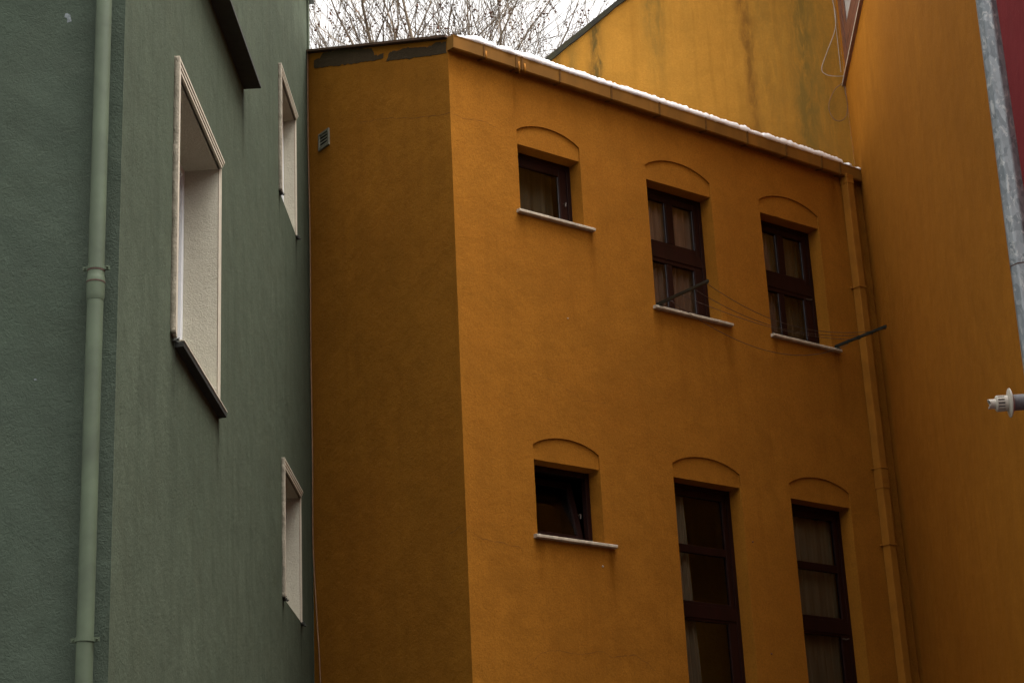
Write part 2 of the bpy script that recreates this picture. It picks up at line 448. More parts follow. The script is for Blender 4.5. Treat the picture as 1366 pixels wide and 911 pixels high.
def sill(f, k, u0, u1, z, th=.032, out=.055, mat='sill'):
    mb = MB(); n = 14; a = []; b = []
    for i in range(n+1):
        u = u0+(u1-u0)*i/n; w = .0022*noise.noise(Vector((u*5, k*3.3, 0)))
        sec = [FA(u, FO+.0, z+.012), FA(u, out-.006+w, z), FA(u, out+w, z-.008), FA(u, out+w, z-th), FA(u, FO, z-th)]
        a.append(sec)
    vs = [p for s_ in a for p in s_]; fs = []
    for i in range(n):
        for j in range(5): fs.append((i*5+j, i*5+(j+1) % 5, (i+1)*5+(j+1) % 5, (i+1)*5+j))
    fs += [tuple(range(5)), tuple(range(n*5, n*5+5))]
    # the stone sits 2 mm inside the jambs behind the wall face, ears run past them in front
    return MB().add(vs, fs).build('sill', mat, f)
labs = ['small square window with one dark pane below the gutter', 'four pane window with a clothesline arm on its sill',
        'four pane window nearest the downpipe, upper row', 'small window tilted open in the lower row',
        'tall window with a pale curtain drawn to the left', 'tall window with full sheer curtains near the downpipe']
kinds = ['small', 'four', 'four', 'tilt', 'tall', 'tall']
F = [make_window(k, kinds[k], labs[k]) for k in range(6)]
def sillbox(k, u0, u1):
    ul, ur, zs = WIN[k][:3]
    mb = MB()
    mb.box(FA, ul+.001, ur-.001, FO+.001, .0, zs-.030, zs+.006)
    # nosing with slightly worn edge
    n = 16; prof = [(0, .004), (.046, -.001), (.053, -.008), (.053, -.030), (.046, -.036), (0, -.036)]
    rows = []
    for i in range(n+1):
        u = u0+(u1-u0)*i/n
        rows.append([FA(u, o+.0015*noise.noise(Vector((u*9, k, o*50))) if o else 0.0, zs+dz+.0015*noise.noise(Vector((u*7, k+3, 0)))) for (o, dz) in prof])
    m6 = len(prof); vs = [p for r in rows for p in r]; fs = []
    for i in range(n):
        for j in range(m6): fs.append((i*m6+j, i*m6+(j+1) % m6, (i+1)*m6+(j+1) % m6, (i+1)*m6+j))
    fs += [tuple(range(m6)), tuple(range(n*m6, n*m6+m6))]
    mb.add(vs, fs)
    return mb.build('sill', 'sill', F[k])
sillbox(0, .83, 1.885); sillbox(1, 2.70, 3.885); sillbox(2, 4.53, 5.68); sillbox(3, .835, 1.90); sillbox(4, 2.77, 3.85); sillbox(5, 4.56, 5.62)
drape(F[1], 1, 2.75, 3.75, 8.6, 10.7, 'cur_pink', -.34, 10)
drape(F[2], 2, 4.56, 5.02, 8.6, 10.7, 'cur_pink', -.36, 5)
drape(F[2], 7, 5.02, 5.56, 8.6, 10.7, 'cur_green', -.42, 4)
drape(F[0], 0, .89, 1.75, 9.5, 10.7, 'cur_dim', -.50, 4)
drape(F[4], 4, 2.82, 3.22, 4.1, 7.2, 'cur_white', -.34, 5, lean=.12)
drape(F[5], 5, 4.60, 5.57, 4.1, 7.2, 'cur_white', -.36, 8)
# handles and stays
def handle(f, u, z, mat='bronze'):
    MB().tube([FA(u, FO-.012, z), FA(u, FO+.03, z), FA(u-.012, FO+.035, z-.05)], .006, 6).build('handle', mat, f)
handle(F[0], 1.655, 10.05); handle(F[3], 1.60, 6.50)
for k, u, z in ((2, 5.45, 9.655), (5, 5.46, 5.50)):
    MB().tube([FA(u-.05, FO+.0, z+.005), FA(u, FO+.012, z-.004), FA(u+.05, FO+.006, z+.012)], .008, 6).build('stay', 'bronze', F[k])

# ---- roof sheet and its raked edge
roof = MB()
def rp(u, s, dz=0.0): return FA(u, -s, 11.545+RSL*s+dz)
BX = lambda u: min(SL+.05, 5.2 - .80*u)      # runs back until it meets the gable wall
rows = []
for i in range(14):
    u = -.045 + (6.40+.045)*i/13
    rows.append((u, max(.12, BX(u))))
for i in range(13):
    (u0, s0), (u1, s1) = rows[i], rows[i+1]
    a = [rp(u0, -.015), rp(u1, -.015), rp(u1, s1), rp(u0, s0)]
    b = [p+Vector((0,0,.028)) for p in a]
    roof.prism(a, b)
roof.build('roof', 'roof', low)
# ---- box gutter with caps and joint straps
gut = MB()
GO = .112
def gz(u): return -.006*u
def gsec(u, t=0.0):
    zt = 11.528+gz(u)
    return [FA(u, .0+.001, 11.392+gz(u)-t), FA(u, GO-.012, 11.372+gz(u)-t), FA(u, GO+t, 11.384+gz(u)-t), FA(u, GO+.004+t, zt-.02), FA(u, GO+.010+t, zt), FA(u, GO-.006, zt), FA(u, GO-.006, 11.405+gz(u)), FA(u, .001, 11.42+gz(u))]
N = 40; secs = []
for i in range(N+1):
    u = .0+6.40*i/N
    s_ = gsec(u)
    j = Vector((0, 0, .0025*noise.noise(Vector((u*1.3, 0, 0)))))
    secs.append([p+j for p in s_])
vs = [p for s_ in secs for p in s_]; fs = []
for i in range(N):
    for j in range(8): fs.append((i*8+j, i*8+(j+1) % 8, (i+1)*8+(j+1) % 8, (i+1)*8+j))
fs += [tuple(range(8)), tuple(range(N*8, N*8+8))]
gut.add(vs, fs)
G = gut.build('gutter', 'gutter', low)
ec = gsec(-.004); ec2 = gsec(-.012)
MB().prism([FA(-.003, 0, 11.388), FA(-.003, GO+.004, 11.378), FA(-.003, GO+.012, 11.531), FA(-.003, 0, 11.545)],
           [FA(-.010, 0, 11.388), FA(-.010, GO+.004, 11.378), FA(-.010, GO+.012, 11.531), FA(-.010, 0, 11.545)]).build('end_cap', 'gutter', G)
for u in (.40, .84, .915, 1.45, 2.2, 2.93, 3.66, 4.34, 5.0, 5.62, 5.95):
    h = .008 if u > 5.9 else .006
    mb = MB()
    w = .011
    mb.prism([p for p in gsec(u-w, .011)[:5]] + [FA(u-w, GO-.0, 11.535+gz(u))], [p for p in gsec(u+w, .011)[:5]] + [FA(u+w, GO-.0, 11.535+gz(u))])
    mb.build('joint_strap', 'strap', G)
# two small frozen drips by the doubled joint
for u, l in ((.868, .085), (.95, .05), (.42, .035)):
    MB().tube([FA(u, GO+.012, 11.45), FA(u, GO+.014, 11.38), FA(u, GO+.013, 11.38-l)], [.010, .012, .001], 6).build('drip', 'downpipe_or', G, smooth=True)
# ---- square orange downpipe
DP = MB(); pu, po, ps = 6.10, .066, .112
def sq(mb, z0, z1, g=0.0):
    c = .005; u0, u1, o0, o1 = pu-ps/2-g, pu+ps/2+g, po-ps/2-g+.002, po+ps/2+g
    lp = [(u0+c, o0), (u1-c, o0), (u1, o0+c), (u1, o1-c), (u1-c, o1), (u0+c, o1), (u0, o1-c), (u0, o0+c)]
    mb.prism([FA(a, b, z0) for a, b in lp], [FA(a, b, z1) for a, b in lp])
sq(DP, 0.25, 11.372)
D_ = DP.build('downpipe', 'downpipe_or', low)
for z in (9.86, 7.55, 6.62, 4.2, 2.0):
    mb = MB(); sq(mb, z-.012, z+.012, .012); 
    mb.box(FA, pu-ps/2-.035, pu-ps/2-.008, .002, .03, z-.010, z+.010); mb.box(FA, pu+ps/2+.008, pu+ps/2+.03, .002, .03, z-.010, z+.010)
    mb.build('clamp', 'downpipe_or', D_)
for z0, z1 in ((7.30, 7.535), (11.25, 11.365)):
    mb = MB(); sq(mb, z0, z1, .006); sq(mb, z0+.07, z0+.078, .009); sq(mb, z0+.1, z0+.108, .009); mb.build('socket', 'downpipe_or', D_)
# ---- peeled mortar patches under the rake
def patch(F_, loop, o0, o1, mat, name, parent, seed=1, amp=.012, label=None):
    pts = []
    n = len(loop)
    for i in range(n):
        a, b = loop[i], loop[(i+1) % n]
        m = max(1, int(math.hypot(a[0]-b[0], a[1]-b[1])/.035))
        for j in range(m):
            t = j/m; x = a[0]+(b[0]-a[0])*t; z = a[1]+(b[1]-a[1])*t
            pts.append((x+amp*noise.noise(Vector((x*17, z*17, seed))), z+amp*noise.noise(Vector((x*17, z*17, seed+4)))))
    mb = MB(); tri = tessellate_polygon([[Vector((p[0], p[1], 0)) for p in pts]])
    m = len(pts)
    mb.add([F_(p[0], o1, p[1]) for p in pts]+[F_(p[0], o0, p[1]) for p in pts], [tuple(t) for t in tri]+[(i, (i+1) % m, m+(i+1) % m, m+i) for i in range(m)])
    return mb.build(name, mat, parent, label=label)
patch(SI, [(2.70, 12.50), (2.56, 12.475), (2.50, 12.52), (1.95, 12.31), (1.46, 12.10), (1.42, 12.02), (1.40, 11.97), (1.22, 11.91), (1.23, 11.865), (1.38, 11.90), (1.55, 11.965), (2.10, 12.17), (2.70, 12.40)], .0, .004, 'greypatch', 'bare_patch', low, 1, .022)
patch(SI, [(1.163, 11.80), (1.098, 11.885), (.919, 11.815), (.74, 11.77), (.501, 11.665), (.298, 11.575), (.27, 11.60), (.03, 11.515), (.03, 11.375), (.28, 11.465), (.52, 11.55)], .0, .004, 'greypatch', 'bare_patch', low, 5, .022)
# ---- louvred vent in the side wall
vn = MB()
vu0, vu1, vz0, vz1 = 2.375, 2.605, 11.258, 11.472
ring_box(SI, vu0, vu1, vz0, vz1, 0, .022, .028, vn)
V = vn.build('vent_grille', 'vent', low, .003)
MB().box(SI, vu0+.028, vu1-.028, .0005, .003, vz0+.028, vz1-.028).build('backing', 'slot', V)
lv = MB()
for i in range(4):
    z = vz0+.032+i*.040
    lv.prism([SI(vu0+.028, .004, z+.034), SI(vu0+.028, .018, z+.004), SI(vu0+.028, .016, z), SI(vu0+.028, .004, z+.030)],
             [SI(vu1-.028, .004, z+.034), SI(vu1-.028, .018, z+.004), SI(vu1-.028, .016, z), SI(vu1-.028, .004, z+.030)])
lv.build('louvre', 'vent', V)
# ---- hairline cracks in the render
def crack(F_, pts, w, parent, seed):
    """thin ragged ribbon following pts"""
    P_ = []
    for i in range(len(pts)-1):
        a, b = pts[i], pts[i+1]
        m = max(1, int(math.hypot(a[0]-b[0], a[1]-b[1])/.02))
        for j in range(m):
            t = j/m; x = a[0]+(b[0]-a[0])*t; z = a[1]+(b[1]-a[1])*t
            P_.append((x, z+.02*noise.noise(Vector((x*12, z*12, seed)))+.008*noise.noise(Vector((x*50, z*50, seed)))))
    P_.append(pts[-1])
    vs = []; fs = []
    for i, p in enumerate(P_):
        ww = w*(.35+.65*abs(noise.noise(Vector((p[0]*9, p[1]*9, seed+2)))*2))
        vs += [F_(p[0], .0012, p[1]+ww/2), F_(p[0], .0012, p[1]-ww/2)]
    for i in range(len(P_)-1): fs.append((2*i, 2*i+1, 2*i+3, 2*i+2))
    return vs, fs
for i, (F_, pts, w) in enumerate([
    (SI, [(1.74, 11.27), (1.30, 11.13), (.84, 10.94), (.40, 10.78), (.002, 10.65)], .005),
    (FA, [(.002, 10.65), (.20, 10.63), (.40, 10.67), (.60, 10.64)], .003),
    (SI, [(.30, 6.14), (.12, 6.17), (.002, 6.10)], .004),
    (FA, [(.002, 6.10), (.10, 6.09), (.20, 6.04), (.46, 6.03), (.69, 6.00)], .004),
    (FA, [(.70, 4.83), (.80, 4.93), (.87, 4.975), (1.09, 5.02), (1.35, 4.99), (1.64, 5.046), (1.77, 4.995), (2.08, 5.05), (2.34, 4.90)], .004),
    (SI, [(.55, 8.6), (.35, 8.75), (.18, 8.86), (.02, 9.0)], .003),
    (FA, [(.9, 7.9), (1.25, 7.85), (1.6, 7.7), (1.9, 7.72)], .002),
    (FA, [(2.42, 9.95), (2.48, 10.0), (2.53, 9.99)], .004)]):
    v, f = crack(F_, pts, w, low, i); MB().add(v, f).build('crack', 'crack', low, recalc=False)
for (F_, u, z, r_) in ((FA, 1.72, 5.93, .012), (FA, 1.45, 8.6, .008), (FA, 3.92, 6.43, .010), (FA, 4.05, 5.2, .012)):
    MB().tube([F_(u, -.004, z), F_(u, .012, z-.003)], [r_, r_*.6], 7).build('anchor', 'sill' if u < 3 else 'wood_brown', low)

# ================================================================== SNOW
sn = MB(); vs = []; fs = []; NU = 520; prof = 9
U0, U1 = .06, 6.43
for i in range(NU+1):
    u = U0+(U1-U0)*i/NU
    e = min(1, (u-U0)/.28); e2 = 1 if u < 5.75 else max(.0, 1-(u-5.75)/.75)
    h = (.088+.030*noise.noise(Vector((u*2.1, 1, 0)))+.026*noise.noise(Vector((u*7.5, 4, 0)))+.018*noise.noise(Vector((u*22, 8, 0))))*(.35+.65*e)*(.30+.70*e2)
    if u > 5.9 and noise.noise(Vector((u*6.5, 2, 7))) < -.05: h *= .1
    h = max(h, .004)
    front = GO+.010+.010*noise.noise(Vector((u*6, 5, 1)))-.02*(1-e)
    drop = .014+.014*noise.noise(Vector((u*14, 9, 1)))
    zb = 11.530+gz(u)
    sec = [(front-.03, zb-.002), (front+.0, zb-drop*.3), (front+.006, zb+h*.25), (front-.002, zb+h*.62), (front-.022, zb+h*.92), (front-.06, zb+h*1.05), (front-.14, zb+h+.035), (front-.5, zb+h+.17), (-max(.35, BX(u)-.05), 11.545+RSL*max(.35, BX(u)-.05)+.08)]
    for (o, z) in sec: vs.append(FA(u, o, z+.004*noise.noise(Vector((u*30, o*30, 0)))))
for i in range(NU):
    for j in range(prof-1): fs.append((i*prof+j, i*prof+j+1, (i+1)*prof+j+1, (i+1)*prof+j))
fs += [tuple(range(prof)), tuple(range(NU*prof+prof-1, NU*prof-1, -1))]
sn.add(vs, fs)
tag(sn.build('snow', 'snow', None, smooth=True, recalc=False), 'thin bumpy layer of white snow lying along the gutter and roof of the low orange building', 'snow', kind='stuff')

# ================================================================== CLOTHESLINE
cl = thing('clothesline', FA(2.78, .02, 9.0), 'clothesline of two dark steel arms and sagging wires reaching between two sills', 'clothesline')
def arm(u, u_tip, z, lab=None):
    mb = MB(); t = .017
    for (o0, o1) in ((-.02, .82),):
        a = [FA(u-t*.7, o0, z-t), FA(u+t*.7, o0, z-t), FA(u+t*.7, o0, z+t), FA(u-t*.7, o0, z+t)]
        b = [FA(u_tip-t*.7, o1, z-t), FA(u_tip+t*.7, o1, z-t), FA(u_tip+t*.7, o1, z+t), FA(u_tip-t*.7, o1, z+t)]
        mb.prism(a, b)
    A = mb.build('arm', 'blackmetal', cl, .003)
    f = MB().box(FA, u-.035, u+.035, .03, .05, z-.05, z-.018); f.build('clip', 'blackmetal', A)
    for o in (.2, .4, .6, .8):
        uu = u+(u_tip-u)*(o+.02)/.84
        MB().tube([FA(uu, o, z-.015), FA(uu, o, z-.032)], .005, 6).build('hook', 'blackmetal', A)
arm(2.775, 2.78, 9.018); arm(5.62, 5.62, 9.022)
for (o, sag) in ((.80, .175), (.60, .135), (.40, .125), (.21, .33)):
    pts = []
    ue = 5.62; 
    for i in range(41):
        t = i/40
        s = 4*t*(1-t) * (1+.25*(t-.5))
        pts.append(FA(2.78+(ue-2.78)*t, o+(-.14*math.sin(t*math.pi) if o > .5 else 0), 8.99-sag*s))
    MB().tube(pts, .0034, 5).build('line', 'wire', cl, smooth=True)

# ================================================================== TALL ORANGE BUILDING (right and behind)
tall = thing('tall_orange_building', RW(-4, 0, 0), 'tall orange building rising behind the low roof and along the right, moss stained gable', 'building')
TH = 19.0; UE = -8.2
w = MB()
# solid right-hand block: court face, near end, far end
w.box(RW, UE, .30-.001, -7.0, 0, 0, TH)
w.build('wall', 'orange_right', tall, label='plain orange wall closing the right side of the court')
g = MB()
zr = lambda b: 13.651+(b+3.837)*.786
loop = [(-6.4, 0), (6.9, 0), (6.9, zr(.9)), (.9, zr(.9)+0), (-6.4, zr(-6.4))]
loop = [(-6.4, 0), (0.0, 0), (0.0, zr(0)), (-6.4, zr(-6.4))]
g.prism([BW(b, 0, z) for b, z in loop], [BW(b, -3.6, z) for b, z in loop])
g.build('gable_wall', 'yellow', tall, label='ochre gable wall with green moss streaks behind the snowy roof')
cpg = MB(); n = 60
for i in range(n):
    b0, b1 = -6.5+6.5*i/n, -6.5+6.5*(i+1)/n
    def cs(b):
        t0 = .055+.010*noise.noise(Vector((b*2.5, 0, 0))); t1 = .012*noise.noise(Vector((b*6, 7, 0)))
        return [BW(b, .03, zr(b)-t0*.9+t1), BW(b, .035, zr(b)+.035), BW(b, -3.7, zr(b)+.05), BW(b, -3.7, zr(b)-.06)]
    cpg.prism(cs(b0), cs(b1))
cpg.build('coping', 'coping', tall)
# window tucked in the corner, high up on the right wall
wu0, wu1, wz0, wz1 = -2.05, -.02, 12.93, 14.6
wf = ring_box(RW, wu0, wu1, wz0, wz1, .001, .022, .22)
TW = wf.build('window', 'wood_brown', tall, .004, label='brown framed window high in the corner above the orange wall')
ring_box(RW, wu0+.27, wu1-.27, wz0+.24, wz1-.24, .001, .018, .22).build('sash', 'wood_brown', TW, .004)
MB().box(RW, wu0+.53, wu1-.53, .002, .010, wz0+.48, wz1-.48).build('pane', 'pane_white', TW)
MB().box(RW, wu0+.222, wu1-.222, .0008, .004, wz0+.222, wz1-.222).build('gap', 'slot', TW)
s1 = MB().prism([RW(.296, .001, 12.905), RW(.296, .042, 12.905), RW(.296, .042, 12.927), RW(.296, .001, 12.927)],
                [RW(-2.4, .001, 12.905), RW(-2.4, .042, 12.905), RW(-2.4, .042, 12.927), RW(-2.4, .001, 12.927)])
SS = s1.build('sill', 'wood_brown', TW)
MB().box(RW, -2.4, .296, .0422, .047, 12.905, 12.929).build('drip_edge', 'sill', SS)

# loose cables on the gable wall
def spline(pts, n=10):
    out = []
    P_ = [Vector(p) for p in pts]
    for i in range(len(P_)-1):
        p0 = P_[max(0, i-1)]; p1 = P_[i]; p2 = P_[i+1]; p3 = P_[min(len(P_)-1, i+2)]
        for j in range(n):
            t = j/n
            out.append(.5*((2*p1)+(p2-p0)*t+(2*p0-5*p1+4*p2-p3)*t*t+(3*p1-p0-3*p2+p3)*t*t*t))
    out.append(P_[-1]); return out
cb = MB().tube(spline([BW(b, o, z) for b, o, z in [(-.10, .04, 14.9), (-.08, .05, 14.5), (-.05, .06, 14.2), (-.03, .07, 13.95), (-.06, .07, 13.7), (-.20, .07, 13.38), (-.29, .07, 13.15), (-.24, .07, 13.06), (-.12, .06, 13.03), (-.01, .03, 13.04)]]), .0065, 6)
tag(cb.build('cable', 'cable_w', None, smooth=True), 'pale loose cable bowing out on the ochre gable and ending under the corner window', 'cable')
cb = MB().tube(spline([BW(b, o, z) for b, o, z in [(-.03, .06, 12.93), (-.16, .07, 12.82), (-.255, .08, 12.60), (-.22, .08, 12.42), (-.13, .08, 12.37), (-.045, .07, 12.44), (-.01, .06, 12.60), (-.02, .06, 12.80), (-.03, .06, 12.93)]]), .006, 6)
tag(cb.build('cable', 'cable_or', None, smooth=True), 'closed loop of brown cable hanging just below the corner of the high window sill', 'cable')
cb = MB().tube([BW(-.035, .03, 15.0), BW(-.033, .03, 14.0), BW(-.04, .03, 13.1)], .005, 6)
tag(cb.build('cable', 'cable_w', None), 'straight pale cable running down the corner beside the brown window frame', 'cable')

# ================================================================== RED BUILDING
red = thing('red_building', RW(-11, 0, 0), 'dark red plastered building behind the galvanised pole at the right edge', 'building')
MB().box(RW, -15.5, UE-.002, -6, .012, 0, 11.2).build('wall', 'red', red)

# ================================================================== ADDED SKY BLOCKER (unseen behind the viewer, darkens the court)
ob = thing('sky_blocker', (-2, -8, 0), 'added grey block out of view behind the viewer, cutting low sky light', 'building')
OF = Fr((-16, -8, 0), Vector((1, 0, 0)), Vector((0, 1, 0)))
MB().box(OF, 0, 34, -9, 0, 0, 14).build('wall', 'blocker_grey', ob)
for fl_ in range(4):
    for q in range(9):
        u = 1.6+q*3.6; z = 1.2+fl_*3.1
        wn = ring_box(OF, u, u+1.3, z, z+1.6, .002, .05, .08).build('window', 'pvc', ob)
        MB().box(OF, u+.08, u+1.22, .002, .02, z+.08, z+1.52).build('pane', 'slot', wn)

# ================================================================== GALVANISED POLE
pole = thing('steel_pole', (2.865, 10, 0), 'tapered galvanised steel pole with mottled zinc surface in front of the red wall', 'pole')
def prad(z): return .1005-.0053*z
def pax(z): return Vector((2.865+.0100*z, 10, z))
pm = MB().tube([pax(z) for z in [.03+i*.5 for i in range(20)]], [prad(z)*1.02 for z in [.03+i*.5 for i in range(20)]], 8, flat=.42)
pb = pm.build('shaft', 'galv', pole, .008)
MB().box(Fr((2.865, 10, 0), Vector((1,0,0)), Vector((0,1,0))), -.2, .2, -.2, .2, 0, .03).build('base_plate', 'galv', pole, .003)
MB().tube([pax(6.0-.52)-Vector((.0,0,.001)), pax(6.0-.52)+Vector((0,0,.006))], prad(5.5)*1.035, 8, flat=.42).build('seam', 'rust', pole)
MB().tube([pax(9.53), pax(9.57)], [prad(9.5)*1.1, prad(9.5)*.8], 8, flat=.42).build('cap', 'galv', pole)

# ================================================================== BOILER FLUE
ax = -RN; FY = 12.0
fb = Vector((3.14, FY, 5.292))
wallx = 4.52-math.tan(YR)*(21.97-FY)
flue = thing('flue_pipe', (3.9, FY, 5.292), 'white plastic flue terminal with round flange on a grey tube, far right', 'flue pipe')
up_ = Vector((0, 0, 1)); sd_ = Vector((RN.y, -RN.x, 0))
def lathe(prof, name, mat, parent, n=28, cut=0.0, **k):
    mb = MB(); vs = []; fs = []
    for (x, r_) in prof:
        for i in range(n):
            a = 2*math.pi*i/n
            vs.append(fb - ax*0 + RN*x + up_*r_*math.sin(a) + sd_*r_*math.cos(a))
    m = len(prof)
    for j in range(m-1):
        for i in range(n): fs.append((j*n+i, j*n+(i+1) % n, (j+1)*n+(i+1) % n, (j+1)*n+i))
    mb.add(vs, fs)
    if cut:      # scalloped mouth
        for i in range(n):
            for j, (x, r_) in enumerate(prof):
                if x < cut: mb.v[j*n+i] = mb.v[j*n+i] + RN*(.022*max(0, math.sin(2*math.pi*i/n-.9))*0 + .016*(1-abs(math.sin(2*math.pi*i/n))))
    return mb.build(name, mat, parent, smooth=False, **k)
lathe([(.05, .027), (.0, .027), (.0, .033), (.055, .033), (.055, .030)], 'spout', 'pvc', flue, cut=.02)
T_ = lathe([(.050, .030), (.050, .046), (.056, .053), (.062, .053), (.062, .045), (.105, .045), (.105, .053), (.128, .053), (.1285, .03)], 'collar', 'pvc', flue)
sl = MB()
for i in range(14):
    a = 2*math.pi*i/14
    d = up_*math.sin(a)+sd_*math.cos(a); t = up_*math.cos(a)-sd_*math.sin(a)
    c0 = fb+RN*.060; c1 = fb+RN*.107
    for (p, q) in ((c0, c1),):
        sl.prism([p+d*.044-t*.0055, p+d*.044+t*.0055, p+d*.0545+t*.0055, p+d*.0545-t*.0055], [q+d*.044-t*.0055, q+d*.044+t*.0055, q+d*.0545+t*.0055, q+d*.0545-t*.0055])
sl.build('rib', 'pvc', T_)
lathe([(.060, .0452), (.107, .0452)], 'slot', 'pvc_grey', T_)
fl = lathe([(.130, .05), (.136, .080), (.141, .098), (.147, .099), (.158, .075), (.168, .055), (.168, .05)], 'flange', 'pvc', flue)
lathe([(.168, .054), (.9, .054)], 'tube', 'pvc_grey', flue)

# ================================================================== GREEN BUILDING
gb = thing('green_building', GC, 'grey green stucco building on the left with cream window surrounds', 'building')
GW = [ # u0 u1 z0 z1 (outside of surround), surround projection, reveal depth, jamb width, sill
    (-7.49, -5.57, 6.36, 8.605, .042, -.30, .10),
    (-2.30, -1.03, 9.83, 11.31, .038, -.135, .09),
    (-2.21, -.90, 5.55, 6.955, .034, -.155, .09)]
GH = 13.47; GE = .10
gw = MB(); gh = []
for k, (u0, u1, z0, z1, pr, rv, jw) in enumerate(GW):
    a, b, c_, d = u0+jw*.5, u1-jw*.5, z0+.01, z1-jw*.5
    gh.append([(a, c_), (b, c_), (b, d), (a, d)])
og = wobble((-9.07, 0), (GE, 0), .8, 0) + [(GE, 0), (GE, GH)] + [(-9.07, GH)] + wobble((-9.07, GH), (-9.07, 0), .15, .005, 21)[1:]
holed(GR, og, gh, 0, gw)
gcorner = wobble((-9.07, GH), (-9.07, 0), .15, .005, 21) + [(-9.07, 0)]
# far end and back of the block
gw.add([GR(GE, 0, 0), GR(GE, 0, GH), GR(GE, -8, GH), GR(GE, -8, 0)], [(0,1,2,3)])
gw.build('wall', 'green', gb, recalc=False)
g2 = MB(); fv = [GR(u, 0, z) for u, z in gcorner] + [GF(-8, 0, 0), GF(-8, 0, GH)]
g2.add(fv, [tuple(range(len(fv)))]); g2.add([GF(-8, 0, 0), GF(-8, -9.17, 0), GF(-8, -9.17, GH), GF(-8, 0, GH)], [(0,1,2,3)])
g2.build('front_wall', 'green_front', gb, recalc=False, label='rougher green end wall carrying the downpipe')
MB().box(GR, -9.25, GE+.12, -8.2, .065, GH, GH+.18).build('eave', 'darksoffit', gb)
MB().box(GR, GE-.11, GE+.004, .0005, .02, 0, GH).build('corner_strip', 'green', gb)

